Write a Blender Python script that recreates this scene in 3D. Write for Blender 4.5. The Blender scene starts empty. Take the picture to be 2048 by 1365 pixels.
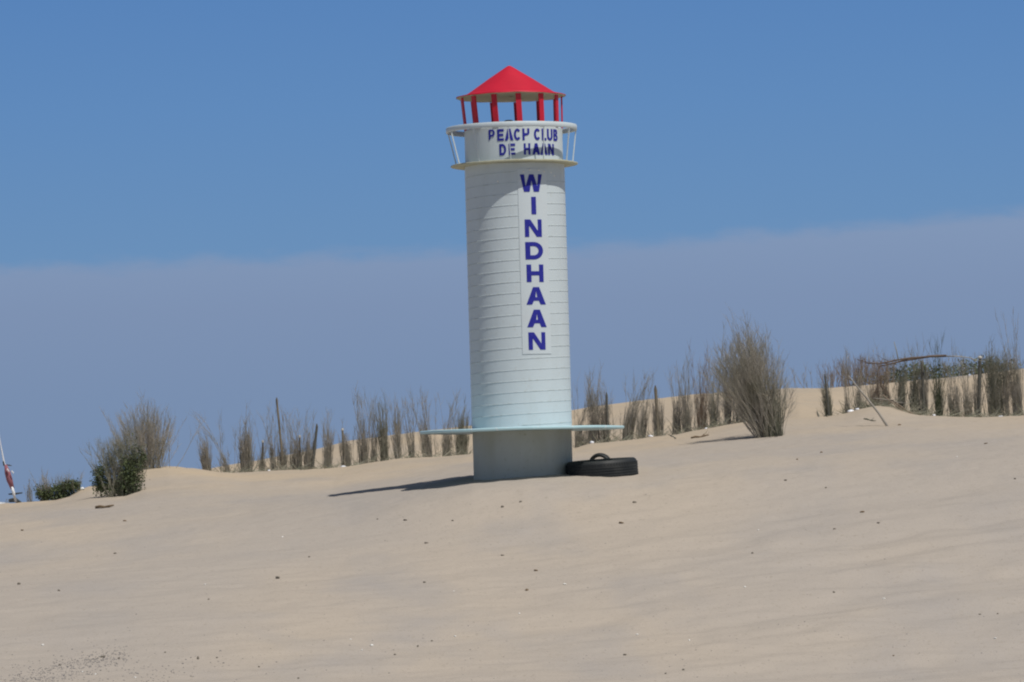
import bpy, bmesh, math, random
import numpy as np
from mathutils import Vector, Matrix

R = math.radians
scene = bpy.context.scene
col = scene.collection
random.seed(7)

# ------------------------------------------------------------------ camera
FPX = 8500.0                    # focal length in pixels of the 2048 px wide photograph
cam_d = bpy.data.cameras.new("camera")
cam = bpy.data.objects.new("camera", cam_d)
col.objects.link(cam)
cam_d.sensor_width = 36.0
cam_d.lens = FPX / 2048 * 36.0
cam_d.clip_start = 0.1
cam_d.clip_end = 20000
CAMR = (Matrix.Rotation(R(90) + math.atan(296.0 / FPX), 3, 'X') @ Matrix.Rotation(-R(1.62), 3, 'Z'))
cam.matrix_world = CAMR.to_4x4()
scene.camera = cam

# ------------------------------------------------------------------ world and sun
SUN_EL, SUN_AZ = 60.0, 40.0     # azimuth: degrees to the right of "straight behind the camera"
sun_dir = Vector((math.sin(R(SUN_AZ)) * math.cos(R(SUN_EL)), -math.cos(R(SUN_AZ)) * math.cos(R(SUN_EL)), math.sin(R(SUN_EL))))
world = bpy.data.worlds.new("World")
scene.world = world
world.use_nodes = True
wn, wl = world.node_tree.nodes, world.node_tree.links
wn.clear()
def N(t, **kw):
    n = wn.new(t)
    for k, v in kw.items(): setattr(n, k, v)
    return n
w_out = N('ShaderNodeOutputWorld')
w_mix = N('ShaderNodeMixShader')
bgA = N('ShaderNodeBackground'); bgB = N('ShaderNodeBackground')
sky = N('ShaderNodeTexSky', sky_type='NISHITA')
sky.sun_disc = False
sky.sun_elevation = R(SUN_EL)
sky.sun_rotation = math.atan2(sun_dir.x, sun_dir.y)
sky.dust_density = 1.0
bgA.inputs[1].default_value = 0.05
wl.new(sky.outputs[0], bgA.inputs[0])
tc = N('ShaderNodeTexCoord'); sep = N('ShaderNodeSeparateXYZ')
wl.new(tc.outputs['Generated'], sep.inputs[0])
def wmath(op, a, b=None, clamp=False):
    n = N('ShaderNodeMath', operation=op); n.use_clamp = clamp
    for i, v in enumerate((a, b)):
        if v is None: continue
        if isinstance(v, (int, float)): n.inputs[i].default_value = v
        else: wl.new(v, n.inputs[i])
    return n.outputs[0]
def wramp(fac, stops, interp='LINEAR'):
    n = N('ShaderNodeValToRGB'); r = n.color_ramp; r.interpolation = interp
    while len(r.elements) < len(stops): r.elements.new(0.5)
    for e, (p, c) in zip(r.elements, stops): e.position = p; e.color = (*c, 1)
    wl.new(fac, n.inputs[0]); return n.outputs[0]
zE, xE = sep.outputs['Z'], sep.outputs['X']
zs = wmath('MULTIPLY', zE, 5.0)                 # ramp spans elevations 0 .. 0.2
clear = wramp(zs, [(0.0, (.180, .300, .520)), (0.27, (.146, .280, .490)), (0.45, (.118, .254, .500)), (0.60, (.097, .226, .485)), (1.0, (.055, .165, .43))])
haze = wramp(zs, [(0.0, (.182, .266, .422)), (0.12, (.190, .272, .430)), (0.22, (.205, .284, .445)), (0.29, (.218, .305, .472)), (1.0, (.22, .30, .47))])
# ragged, gently rising upper edge of the far cloud bank
mp = N('ShaderNodeMapping'); mp.inputs['Scale'].default_value = (30, 30, 90)
wl.new(tc.outputs['Generated'], mp.inputs[0])
nz = N('ShaderNodeTexNoise'); nz.inputs['Scale'].default_value = 3.2; nz.inputs['Detail'].default_value = 5; nz.inputs['Roughness'].default_value = .55
wl.new(mp.outputs[0], nz.inputs['Vector'])
x2 = wmath('ADD', wmath('MULTIPLY', xE, 0.012), wmath('MULTIPLY', wmath('MAXIMUM', wmath('SUBTRACT', xE, 0.03), 0.0), 0.040))
edge = wmath('ADD', wmath('ADD', x2, 0.0567), wmath('MULTIPLY', wmath('SUBTRACT', nz.outputs[0], 0.5), 0.0060))
d = wmath('DIVIDE', wmath('SUBTRACT', edge, zE), 0.0026)
mk = N('ShaderNodeMapRange', interpolation_type='SMOOTHSTEP')
wl.new(d, mk.inputs[0]); mk.inputs[1].default_value = -1; mk.inputs[2].default_value = 1.2
mixc = N('ShaderNodeMixRGB'); wl.new(mk.outputs[0], mixc.inputs[0]); wl.new(clear, mixc.inputs[1]); wl.new(haze, mixc.inputs[2])
wl.new(mixc.outputs[0], bgB.inputs[0]); bgB.inputs[1].default_value = 1.0
mr = N('ShaderNodeMapRange', interpolation_type='SMOOTHSTEP')
wl.new(zE, mr.inputs[0]); mr.inputs[1].default_value = .125; mr.inputs[2].default_value = .26
wl.new(mr.outputs[0], w_mix.inputs[0]); wl.new(bgB.outputs[0], w_mix.inputs[1]); wl.new(bgA.outputs[0], w_mix.inputs[2])
wl.new(w_mix.outputs[0], w_out.inputs[0])

sun_d = bpy.data.lights.new("sun", 'SUN')
sun_d.energy = 3.5; sun_d.angle = R(0.5); sun_d.color = (1.0, .955, .89)
sun = bpy.data.objects.new("sun", sun_d); col.objects.link(sun)
sun.rotation_euler = sun_dir.to_track_quat('Z', 'Y').to_euler()
sun.location = (5, 20, 30)
scene.view_settings.view_transform = 'Standard'
scene.view_settings.look = 'None'
scene.view_settings.exposure = 0.0
scene.view_settings.gamma = 1.0
scene.render.film_transparent = False
scene.cycles.filter_width = 2.1           # the photograph is a little soft all over
scene.cycles.use_denoising = True

# ------------------------------------------------------------------ pixel <-> place
def ray(px, py):
    return CAMR @ Vector(((px - 1024) / FPX, (682.5 - py) / FPX, -1.0))
def at(px, py, Y):
    d = ray(px, py); return d * (Y / d.y)

# ------------------------------------------------------------------ materials
def mat(name, base, rough=.7, noise=None, bump=None, metal=0.0, spec=.4, coord='Object'):
    """noise: list of (scale, colour2, lo, hi[, detail]) layers; bump: (scale, strength, distance)"""
    m = bpy.data.materials.new(name); m.use_nodes = True
    nt = m.node_tree; n, l = nt.nodes, nt.links
    b = n['Principled BSDF']
    b.inputs['Roughness'].default_value = rough; b.inputs['Metallic'].default_value = metal
    b.inputs['Specular IOR Level'].default_value = spec
    t = n.new('ShaderNodeTexCoord')
    cur = None
    for ly in (noise or []):
        sc, c2, lo, hi = ly[:4]
        tn = n.new('ShaderNodeTexNoise'); tn.inputs['Detail'].default_value = ly[4] if len(ly) > 4 else 4
        mp = n.new('ShaderNodeMapping')
        if isinstance(sc, tuple): mp.inputs['Scale'].default_value = sc; tn.inputs['Scale'].default_value = 1
        else: tn.inputs['Scale'].default_value = sc
        l.new(t.outputs[coord], mp.inputs[0]); l.new(mp.outputs[0], tn.inputs['Vector'])
        r = n.new('ShaderNodeMapRange'); r.inputs[1].default_value = lo; r.inputs[2].default_value = hi
        l.new(tn.outputs[0], r.inputs[0])
        x = n.new('ShaderNodeMixRGB'); l.new(r.outputs[0], x.inputs[0])
        if cur: l.new(cur, x.inputs[1])
        else: x.inputs[1].default_value = (*base, 1)
        x.inputs[2].default_value = (*c2, 1); cur = x.outputs[0]
    if cur: l.new(cur, b.inputs['Base Color'])
    else: b.inputs['Base Color'].default_value = (*base, 1)
    if bump:
        prev = None
        for (sc, st, di) in (bump if isinstance(bump, list) else [bump]):
            tn = n.new('ShaderNodeTexNoise'); tn.inputs['Detail'].default_value = 5
            mp = n.new('ShaderNodeMapping')
            if isinstance(sc, tuple): mp.inputs['Scale'].default_value = sc; tn.inputs['Scale'].default_value = 1
            else: tn.inputs['Scale'].default_value = sc
            l.new(t.outputs[coord], mp.inputs[0]); l.new(mp.outputs[0], tn.inputs['Vector'])
            bp = n.new('ShaderNodeBump'); bp.inputs['Strength'].default_value = st; bp.inputs['Distance'].default_value = di
            l.new(tn.outputs[0], bp.inputs['Height'])
            if prev: l.new(prev, bp.inputs['Normal'])
            prev = bp.outputs[0]
        l.new(prev, b.inputs['Normal'])
    return m

M = {}
M['sand'] = mat('sand', (.388, .345, .298), .95, spec=.1, coord='Object',
    noise=[((.35, .22, .3), (.432, .372, .302), .42, .68, 3), ((.9, .5, .5), (.356, .324, .292), .50, .72, 4),
           (30, (.30, .26, .21), .60, .80, 3), (140, (.50, .43, .345), .58, .85, 2), (110, (.17, .15, .125), .66, .76, 2)],
    bump=[((1.3, 3.2, 1), .5, .05), ((9, 14, 9), .45, .012), (70, .5, .004)])
M['white'] = mat('white_paint', (.565, .635, .655), .5, noise=[((6, 6, 1.5), (.52, .58, .59), .5, .8), (40, (.51, .535, .51), .62, .8)], bump=[(3, .35, .012), (25, .08, .004)])
M['base'] = mat('shade_toned_grey_base', (.45, .47, .44), .75, noise=[((5, 5, 2), (.40, .41, .36), .45, .75), (35, (.34, .34, .28), .62, .8)])  # grey darkened to stand in for shade under the table plate, plus random blotches
M['seam'] = mat('seam_paint', (.52, .585, .595), .6, noise=[(20, (.41, .45, .43), .5, .7)])
M['panel'] = mat('panel_paint', (.58, .645, .665), .45, noise=[(9, (.57, .61, .62), .5, .8)])
M['cream'] = mat('aged_cream_paint', (.44, .44, .32), .6, noise=[(14, (.38, .36, .23), .45, .75), (45, (.30, .20, .11), .66, .78)])
M['aqua'] = mat('pale_turquoise_paint', (.46, .67, .71), .4, noise=[(7, (.50, .72, .76), .45, .75), (35, (.72, .76, .76), .62, .72)])
M['blue'] = mat('blue_lettering', (.018, .022, .27), .7, noise=[(30, (.03, .033, .29), .4, .7)], spec=.25)
M['red'] = mat('red_paint', (.56, .012, .034), .5, noise=[(6, (.50, .010, .030), .4, .7), (60, (.66, .06, .05), .66, .8)], bump=(18, .15, .006))
M['dark'] = mat('dark_metal', (.05, .055, .055), .5)
M['rubber'] = mat('weathered_rubber', (.017, .020, .021), .62, noise=[(9, (.040, .042, .040), .5, .8), (50, (.09, .085, .075), .66, .8)], bump=(60, .3, .004))
M['twig'] = mat('dry_grey_twig', (.385, .35, .29), .9, noise=[(4, (.27, .255, .195), .4, .62), (13, (.46, .415, .345), .55, .7)])
M['twig_dark'] = mat('dark_twig', (.30, .285, .215), .9, noise=[(5, (.20, .205, .145), .4, .65), (14, (.36, .325, .255), .58, .7)])
M['twig_brown'] = mat('reddish_brown_twig', (.33, .255, .19), .9, noise=[(5, (.24, .185, .135), .4, .65)])
M['branch'] = mat('brown_bark', (.13, .095, .070), .9, noise=[(9, (.08, .06, .05), .45, .65)])
M['stake'] = mat('weathered_stake', (.21, .18, .13), .9, noise=[((30, 30, 3), (.08, .07, .05), .45, .65)], bump=((40, 40, 4), .4, .004))
M['stake_dark'] = mat('dark_stake', (.10, .10, .085), .9, noise=[((30, 30, 3), (.09, .085, .07), .45, .65)])
M['pole'] = mat('bleached_pole', (.30, .275, .235), .85, noise=[((8, 8, 8), (.20, .18, .15), .45, .65)])
M['leaf'] = mat('green_leaves', (.080, .105, .040), .7, noise=[(6, (.045, .062, .025), .4, .6), (19, (.13, .155, .065), .56, .7)])
M['leaf_grey'] = mat('grey_green_leaves', (.15, .17, .10), .8, noise=[(6, (.09, .11, .062), .4, .6), (19, (.20, .20, .13), .56, .7)])
M['shell'] = mat('white_shell', (.80, .79, .74), .4, noise=[(80, (.60, .56, .50), .5, .7)])
M['cap'] = mat('pale_stake_tip', (.48, .46, .41), .8)
M['litter'] = mat('white_plastic', (.80, .82, .86), .35)
M['stone'] = mat('dark_stone', (.140, .122, .096), .85, noise=[(60, (.20, .175, .14), .5, .7)])
M['weed'] = mat('dried_brown_weed', (.17, .12, .07), .9, noise=[(60, (.10, .07, .045), .5, .7)])
M['gravel'] = mat('grey_gravel', (.20, .19, .19), .85, noise=[(8, (.32, .30, .27), .5, .62), (15, (.11, .11, .115), .55, .65)])
M['sail'] = mat('faded_red_sailcloth', (.30, .11, .13), .8, noise=[(5, (.25, .10, .12), .4, .7)])
M['hull'] = mat('white_gelcoat', (.76, .77, .78), .3, noise=[(3, (.70, .70, .68), .5, .7)])

def dune_tint(m):
    nt = m.node_tree; n, l = nt.nodes, nt.links
    b = n['Principled BSDF']; src = b.inputs['Base Color'].links[0].from_socket
    t = n.new('ShaderNodeTexCoord'); sp = n.new('ShaderNodeSeparateXYZ'); l.new(t.outputs['Object'], sp.inputs[0])
    tn = n.new('ShaderNodeTexNoise'); tn.inputs['Scale'].default_value = .6; tn.inputs['Detail'].default_value = 4; l.new(t.outputs['Object'], tn.inputs['Vector'])
    ad = n.new('ShaderNodeMath'); ad.operation = 'MULTIPLY_ADD'; l.new(tn.outputs[0], ad.inputs[0]); ad.inputs[1].default_value = 6.0; l.new(sp.outputs['Y'], ad.inputs[2])
    r = n.new('ShaderNodeMapRange'); r.inputs[1].default_value = 42.5; r.inputs[2].default_value = 47.5; l.new(ad.outputs[0], r.inputs[0])
    x = n.new('ShaderNodeMixRGB'); l.new(r.outputs[0], x.inputs[0]); l.new(src, x.inputs[1])
    mu = n.new('ShaderNodeMixRGB'); mu.blend_type = 'MULTIPLY'; mu.inputs[0].default_value = 1; l.new(src, mu.inputs[1]); mu.inputs[2].default_value = (1.12, 1.05, .92, 1)
    l.new(mu.outputs[0], x.inputs[2]); l.new(x.outputs[0], b.inputs['Base Color'])
dune_tint(M['sand'])

# ------------------------------------------------------------------ object helpers
def tag(o, label=None, cat=None, group=None, kind=None):
    if label: o['label'] = label
    if cat: o['category'] = cat
    if group: o['group'] = group
    if kind: o['kind'] = kind
    return o
def thing(name, loc, label, cat, group=None):
    o = bpy.data.objects.new(name, None); col.objects.link(o); o.location = loc
    o.empty_display_size = .1
    return tag(o, label, cat, group)
def link_mesh(name, me, m, parent=None, loc=None, smooth=False):
    o = bpy.data.objects.new(name, me); col.objects.link(o)
    if m is not None: me.materials.append(m)
    if parent: o.parent = parent
    if loc is not None: o.location = loc
    if smooth: me.polygons.foreach_set('use_smooth', [True] * len(me.polygons))
    return o
class MB:
    """vertex / face collector; build() links it as one mesh object"""
    def __init__(s): s.v = []; s.f = []
    def add(s, vs, fs):
        b = len(s.v); s.v += [tuple(p) for p in vs]; s.f += [tuple(i + b for i in f) for f in fs]
    def lathe(s, prof, seg=64, cx=0, cy=0, close=False, wob=0):
        vs, fs = [], []; n = len(prof)
        for k in range(seg):
            a = 2 * math.pi * k / seg
            for j, (r, z) in enumerate(prof):
                rr = r
                zz = z + (wob * math.sin(3 * a + 1) + wob * .6 * math.sin(7 * a + 2.2) if wob and r > .35 else 0)
                vs.append((cx + rr * math.sin(a), cy - rr * math.cos(a), zz))
        m = n if close else n - 1
        for k in range(seg):
            k2 = (k + 1) % seg
            for j in range(m):
                j2 = (j + 1) % n
                fs.append((k * n + j, k2 * n + j, k2 * n + j2, k * n + j2))
        s.add(vs, fs)
    def tube(s, pts, rad, sides=3, cap=True):
        """pts list of Vector, rad list of radii"""
        vs, fs = [], []; n = len(pts)
        for i, p in enumerate(pts):
            t = (pts[min(i + 1, n - 1)] - pts[max(i - 1, 0)])
            if t.length < 1e-9: t = Vector((0, 0, 1))
            t.normalize()
            u = t.cross(Vector((.31, .95, .12))); 
            if u.length < 1e-3: u = t.cross(Vector((1, 0, 0)))
            u.normalize(); w = t.cross(u)
            for k in range(sides):
                a = 2 * math.pi * k / sides
                vs.append(p + (u * math.cos(a) + w * math.sin(a)) * rad[i])
        for i in range(n - 1):
            for k in range(sides):
                k2 = (k + 1) % sides
                fs.append((i * sides + k, i * sides + k2, (i + 1) * sides + k2, (i + 1) * sides + k))
        if cap:
            fs.append(tuple(range(sides - 1, -1, -1))); fs.append(tuple((n - 1) * sides + k for k in range(sides)))
        s.add(vs, fs)
    def prism(s, c, ax, ay, az, hx, hy, hz):
        """box centred on c with half sizes along unit axes"""
        vs = [c + ax * (hx * i) + ay * (hy * j) + az * (hz * k) for i in (-1, 1) for j in (-1, 1) for k in (-1, 1)]
        s.add(vs, [(0, 1, 3, 2), (4, 6, 7, 5), (0, 4, 5, 1), (2, 3, 7, 6), (0, 2, 6, 4), (1, 5, 7, 3)])
    def build(s, name, m, parent=None, loc=None, smooth=False, bevel=0):
        me = bpy.data.meshes.new(name); me.from_pydata(s.v, [], s.f); me.update()
        if bevel:
            bm = bmesh.new(); bm.from_mesh(me)
            bmesh.ops.bevel(bm, geom=bm.edges[:], offset=bevel, segments=2, affect='EDGES')
            bm.to_mesh(me); bm.free()
        return link_mesh(name, me, m, parent, loc, smooth)

# ------------------------------------------------------------------ terrain
def hash2(ix, iy, s):
    h = np.sin(ix * 127.1 + iy * 311.7 + s * 74.7) * 43758.5453
    return h - np.floor(h)
def vnoise(x, y, s=0):
    ix, iy = np.floor(x), np.floor(y); fx, fy = x - ix, y - iy
    fx = fx * fx * (3 - 2 * fx); fy = fy * fy * (3 - 2 * fy)
    a, b, c, d_ = hash2(ix, iy, s), hash2(ix + 1, iy, s), hash2(ix, iy + 1, s), hash2(ix + 1, iy + 1, s)
    return (a * (1 - fx) + b * fx) * (1 - fy) + (c * (1 - fx) + d_ * fx) * fy - .5

def to_us(pts, Yf):
    """pixel control points -> (u = X/Y, s = Z/Y)"""
    us, ss = [], []
    for (px, py) in pts:
        d_ = ray(px, py); us.append(d_.x / d_.y); ss.append(d_.z / d_.y)
    return np.array(us), np.array(ss)
def row(pts):
    us, ss = to_us(pts, None)
    return lambda u: np.interp(u, us, ss)
C1 = [(-600,1014),(-200,1014),(0,1009),(60,1004),(110,1000),(140,993),(160,981),(178,975),(200,972),(250,955),(290,940),(315,936),(335,934),(360,936),(400,939),(440,945),(480,946),(540,943),(600,941),(660,938),(700,934),(740,927),(800,919),(870,915),(940,908),(1050,903),(1110,901),(1150,898),(1180,889),(1230,884),(1300,875),(1350,870),(1400,860),(1450,851),(1500,843),(1560,838),(1600,836),(1650,835),(1690,828),(1720,818),(1750,812),(1780,814),(1810,824),(1840,830),(1900,834),(1960,835),(2048,832),(2300,822),(2700,812)]
C2 = [(-600,1030),(0,1030),(200,1012),(330,975),(400,943),(450,932),(520,920),(600,905),(660,892),(700,882),(760,875),(820,866),(940,853),(1050,838),(1150,820),(1200,812),(1300,800),(1400,790),(1500,783),(1580,779),(1650,779),(1700,775),(1780,768),(1850,762),(1950,752),(2048,740),(2300,716),(2700,690)]
rC1, rC2 = row(C1), row(C2)
r29 = row([(-800,1382),(0,1374),(1047,1368),(2048,1360),(2800,1352)])
r32 = row([(-800,1250),(0,1228),(1047,1205),(2048,1168),(2800,1150)])
r35 = row([(-800,1150),(0,1128),(600,1090),(1047,1050),(1500,1022),(2048,990),(2800,970)])
r363 = row([(-800,1105),(0,1084),(500,1048),(700,1028),(880,992),(945,978),(1047,969),(1140,972),(1275,972),(1500,952),(2048,925),(2800,905)])
r376 = row([(-800,1080),(0,1058),(300,1034),(500,1020),(670,1002),(800,984),(945,961),(1047,951),(1140,944),(1275,945),(1500,925),(1800,903),(2048,888),(2800,868)])
r40 = row([(-800,1045),(0,1028),(300,1000),(500,992),(670,985),(800,968),(945,943),(1140,922),(1300,912),(1500,897),(1800,872),(2048,860),(2800,845)])
r425 = row([(-800,1026),(0,1017),(100,1008),(180,990),(250,984),(290,966),(340,960),(400,960),(500,965),(670,958),(800,943),(945,926),(1140,910),(1300,893),(1500,866),(1600,858),(1800,848),(2048,845),(2800,828)])
uY1 = to_us([(x, 900) for x in (-800,0,190,400,940,1150,1580,2048,2800)], None)[0]
fY1 = lambda u: np.interp(u, uY1, [43.4,43.5,44.6,47,47,46,44.6,44.2,44])
uDp = to_us([(x, 900) for x in (-800,150,330,420,940,1400,1540,1600,1650,1700,2048,2800)], None)[0]
fDip = lambda u: np.interp(u, uDp, [.5,.5,.30,.22,.22,.20,.10,.02,.04,.22,.30,.30])
def terrain(X, Y):
    X = np.asarray(X, float); Y = np.asarray(Y, float); shp = Y.shape
    X, Y = X.ravel(), Y.ravel()
    u = np.clip(X / np.maximum(Y, 12.0), -.35, .35)
    Y1 = fY1(u); z1 = rC1(u) * Y1; dip = fDip(u)
    z2 = rC2(u) * 59.0
    left = np.clip((-u - .07) / .03, 0, 1)
    zd = np.minimum(z1, z2) * 0 + z1 - dip * (1 + 1.6 * left)
    one = np.ones_like(u)
    K = [(-20 * one, -1.72 * one), (8 * one, -1.68 * one), (20 * one, -1.60 * one), (26 * one, -1.47 * one),
         (29 * one, r29(u) * 29), (32 * one, r32(u) * 32), (35 * one, r35(u) * 35), (36.3 * one, r363(u) * 36.3),
         (37.6 * one, r376(u) * 37.6), (40 * one, r40(u) * 40), (42.5 * one, r425(u) * 42.5), (Y1, z1), (Y1 + 1.6, zd),
         (Y1 + 6, zd + (z2 - zd) * .38), (59 * one, z2), (62 * one, z2 - .05), (75 * one, np.minimum(z2 - 1.2, -.9)), (110 * one, -2.2 * one), (9000 * one, -2.6 * one)]
    ky = np.array([k[0] for k in K]); kz = np.array([k[1] for k in K])
    dl = (kz[1:] - kz[:-1]) / (ky[1:] - ky[:-1])
    t = np.zeros_like(kz)
    a, b = dl[:-1], dl[1:]
    h0, h1 = ky[1:-1] - ky[:-2], ky[2:] - ky[1:-1]
    w1, w2 = 2 * h1 + h0, h1 + 2 * h0
    same = (a * b) > 0
    with np.errstate(divide='ignore', invalid='ignore'):
        hm = (w1 + w2) / (w1 / a + w2 / b)
    t[1:-1] = np.where(same, np.nan_to_num(hm), 0)
    z = np.zeros_like(u)
    idx = np.clip((ky <= Y[None]).sum(0) - 1, 0, len(K) - 2)
    ar = np.arange(len(u))
    y0, y1_, za, zb, ta, tb = ky[idx, ar], ky[idx + 1, ar], kz[idx, ar], kz[idx + 1, ar], t[idx, ar], t[idx + 1, ar]
    h = y1_ - y0; q = np.clip((Y - y0) / h, 0, 1)
    z = (2*q**3-3*q**2+1)*za + (q**3-2*q**2+q)*h*ta + (-2*q**3+3*q**2)*zb + (q**3-q**2)*h*tb
    # wind-blown relief: gentle swells everywhere, small ridges on the foreground slope
    fr = np.clip((36.5 - Y) / 3, 0, 1) * np.clip((Y - 6) / 6, 0, 1)
    rg = np.clip((X + 1.5) / 3.5, .35, 1)
    xs, ys = X * .94 + Y * .34, -X * .34 + Y * .94
    z += fr * rg * .075 * vnoise(xs * .55, ys * 1.15, 1) + fr * .062 * rg * vnoise(xs * 1.1, ys * 2.6, 2) + fr * .030 * rg * vnoise(xs * 2.6, ys * 6.0, 12) + fr * .012 * vnoise(X * 5.5, Y * 10, 3)
    rest = np.clip(1 - fr, 0, 1) * np.clip((70 - Y) / 10, 0, 1)
    z += rest * (.014 * vnoise(X * 1.6, Y * 1.4, 5) + .010 * vnoise(X * 6, Y * 5, 6) + .006 * vnoise(X * 15, Y * 12, 8))
    return z.reshape(shp)
def gz(x, y): return float(terrain(np.array([x]), np.array([y]))[0])
def ground_at(px, py, lo=20.0, hi=58.0, Yhint=None):
    """first point of the sand met by the line of sight through a pixel"""
    d_ = ray(px, py)
    Ys = np.linspace(lo, hi, 1500)
    t = Ys / d_.y
    zz = terrain(d_.x * t, Ys) - d_.z * t
    i = np.argmax(zz > 0)
    if zz[i] <= 0: return None
    Yh = Ys[i]
    return Vector((d_.x * Yh / d_.y, Yh, gz(d_.x * Yh / d_.y, Yh)))
def on_ground(px, Y):
    d_ = ray(px, 930); x = d_.x * Y / d_.y
    return Vector((x, Y, gz(x, Y)))

def build_ground():
    uu = np.concatenate([np.linspace(-60, -1.2, 12)[:-1], np.linspace(-1.2, -.16, 60)[:-1], np.linspace(-.16, .16, 620), np.linspace(.16, 1.2, 60)[1:], np.linspace(1.2, 60, 12)[1:]])
    yy = np.concatenate([[-20, -5, 1, 4, 7, 10, 13, 16, 19], np.linspace(21, 27.5, 60), np.linspace(27.6, 37, 420), np.linspace(37.02, 49, 300), np.linspace(49.1, 62, 90), np.linspace(63, 120, 30), [160, 300, 700, 2000, 6000, 9000]])
    U, Y = np.meshgrid(uu, yy)
    X = U * np.maximum(Y, 12.0)
    X = np.clip(X, -9000, 9000)
    Z = terrain(X, Y)
    nr, nc = Y.shape
    me = bpy.data.meshes.new('ground')
    me.vertices.add(nr * nc)
    me.vertices.foreach_set('co', np.stack([X, Y, Z], -1).astype(np.float32).ravel())
    i = np.arange(nr - 1)[:, None] * nc + np.arange(nc - 1)[None]
    q = np.stack([i, i + 1, i + nc + 1, i + nc], -1).reshape(-1, 4)
    me.loops.add(q.size); me.polygons.add(len(q))
    me.loops.foreach_set('vertex_index', q.ravel().astype(np.int32))
    me.polygons.foreach_set('loop_start', (np.arange(len(q)) * 4).astype(np.int32))
    me.polygons.foreach_set('use_smooth', np.ones(len(q), bool))
    me.update(calc_edges=True); me.validate()
    o = link_mesh('ground', me, M['sand'])
    tag(o, kind='structure', label='pale beige beach sand sloping up to low dunes')
build_ground()

# ------------------------------------------------------------------ the lighthouse-shaped column
TY = 37.6
TX = at(1044, 859, TY).x
PXM = FPX / TY
TR = .4425
Z_DECK, Z_FLOOR, Z_RING, Z_ROOF = .522, 2.868, 3.185, 3.470
lh = thing('model_lighthouse', (TX, TY, gz(TX, TY)), 'white round column shaped like a small lighthouse with red conical roof and blue lettering', 'lighthouse')
base_z = gz(TX, TY)
def part(mb, name, m, parent=lh, smooth=False, bevel=0):
    o = mb.build(name, m, None, None, smooth, bevel)
    if parent is lh:
        o.parent = lh; o.location = (0, 0, -base_z)
    else:
        o.parent = parent
    return o
# base below the round table plate
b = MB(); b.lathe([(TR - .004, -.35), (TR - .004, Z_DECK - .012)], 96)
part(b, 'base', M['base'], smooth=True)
# shaft
b = MB(); b.lathe([(TR, Z_DECK + .012), (TR, Z_FLOOR - .010)], 128)
shaft = part(b, 'shaft', M['white'], smooth=True)
# helical folded seam of the spiral tube
b = MB(); pitch = .0965; nT = int((Z_FLOOR - Z_DECK - .06) / pitch); pts = []
SEG = 64
vs, fs = [], []
for k in range(nT * SEG + 1):
    a = 2 * math.pi * k / SEG; z = Z_DECK + .035 + pitch * k / SEG
    for (r, dz) in ((TR - .002, .0055), (TR + .0026, .0022), (TR + .0026, -.0025), (TR - .002, -.0035)):
        vs.append((r * math.sin(a), -r * math.cos(a), z + dz))
    if k:
        for j in range(3): fs.append(((k - 1) * 4 + j, (k - 1) * 4 + j + 1, k * 4 + j + 1, k * 4 + j))
b.add(vs, fs); part(b, 'spiral_seam', M['seam'], shaft)
# deck plate with rolled edge
b = MB(); b.lathe([(.03, Z_DECK - .011), (.88, Z_DECK - .011), (.897, Z_DECK - .016), (.905, Z_DECK - .006), (.905, Z_DECK + .006), (.897, Z_DECK + .012), (.03, Z_DECK + .0119)], 128, close=False, wob=.0018)
part(b, 'round_table', M['aqua'])
# gallery floor
GX = -.002
b = MB(); b.lathe([(.10, Z_FLOOR - .009), (.560, Z_FLOOR - .009), (.564, Z_FLOOR - .004), (.564, Z_FLOOR + .005), (.558, Z_FLOOR + .009), (.10, Z_FLOOR + .009)], 96, cx=GX, wob=.002)
part(b, 'gallery_floor', M['cream'])
# drum
DR = .434
b = MB(); b.lathe([(DR, Z_FLOOR + .010), (DR, Z_RING - .01), (DR - .012, Z_RING), (.02, Z_RING + .004)], 128, cx=GX)
drum = part(b, 'gallery_drum', M['white'], smooth=False)
for p in drum.data.polygons: p.use_smooth = True
drum.data.set_sharp_from_angle(angle=R(30))
# handrail ring
RX = -.018
b = MB(); pr = [(.566, Z_RING - .020), (.570, Z_RING - .0225), (.577, Z_RING - .0225), (.581, Z_RING - .018), (.581, Z_RING + .020), (.577, Z_RING + .0245), (.570, Z_RING + .0245), (.566, Z_RING + .020)]
b.lathe(pr, 96, cx=RX, close=True)
part(b, 'handrail', M['white'], smooth=True)
# balusters between the ring and the gallery floor
for k in range(11):
    a = R(-3.0 + 360 / 11 * k)
    rd = Vector((math.sin(a), -math.cos(a), 0)); tn = Vector((math.cos(a), math.sin(a), 0))
    p1 = Vector((RX, 0, Z_RING - .016)) + rd * .5735; p0 = Vector((GX, 0, Z_FLOOR + .006)) + rd * .520
    ax = (p1 - p0).normalized()
    b = MB(); b.prism((p0 + p1) / 2, tn, rd, ax, .0042, .005, (p1 - p0).length / 2)
    part(b, 'baluster', M['white'])
# lantern posts
PX_ = -.014
for k in range(13):
    a = R(8 + 360 / 13 * k)
    rd = Vector((math.sin(a), -math.cos(a), 0)); tn = Vector((math.cos(a), math.sin(a), 0))
    p0 = Vector((GX, 0, Z_RING + .0)) + rd * .434; p1 = Vector((PX_, 0, Z_ROOF - .004)) + rd * .448
    b = MB(); b.prism((p0 + p1) / 2, tn, rd, (p1 - p0).normalized(), .024, .007, (p1 - p0).length / 2)
    part(b, 'post', M['red'])
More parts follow.
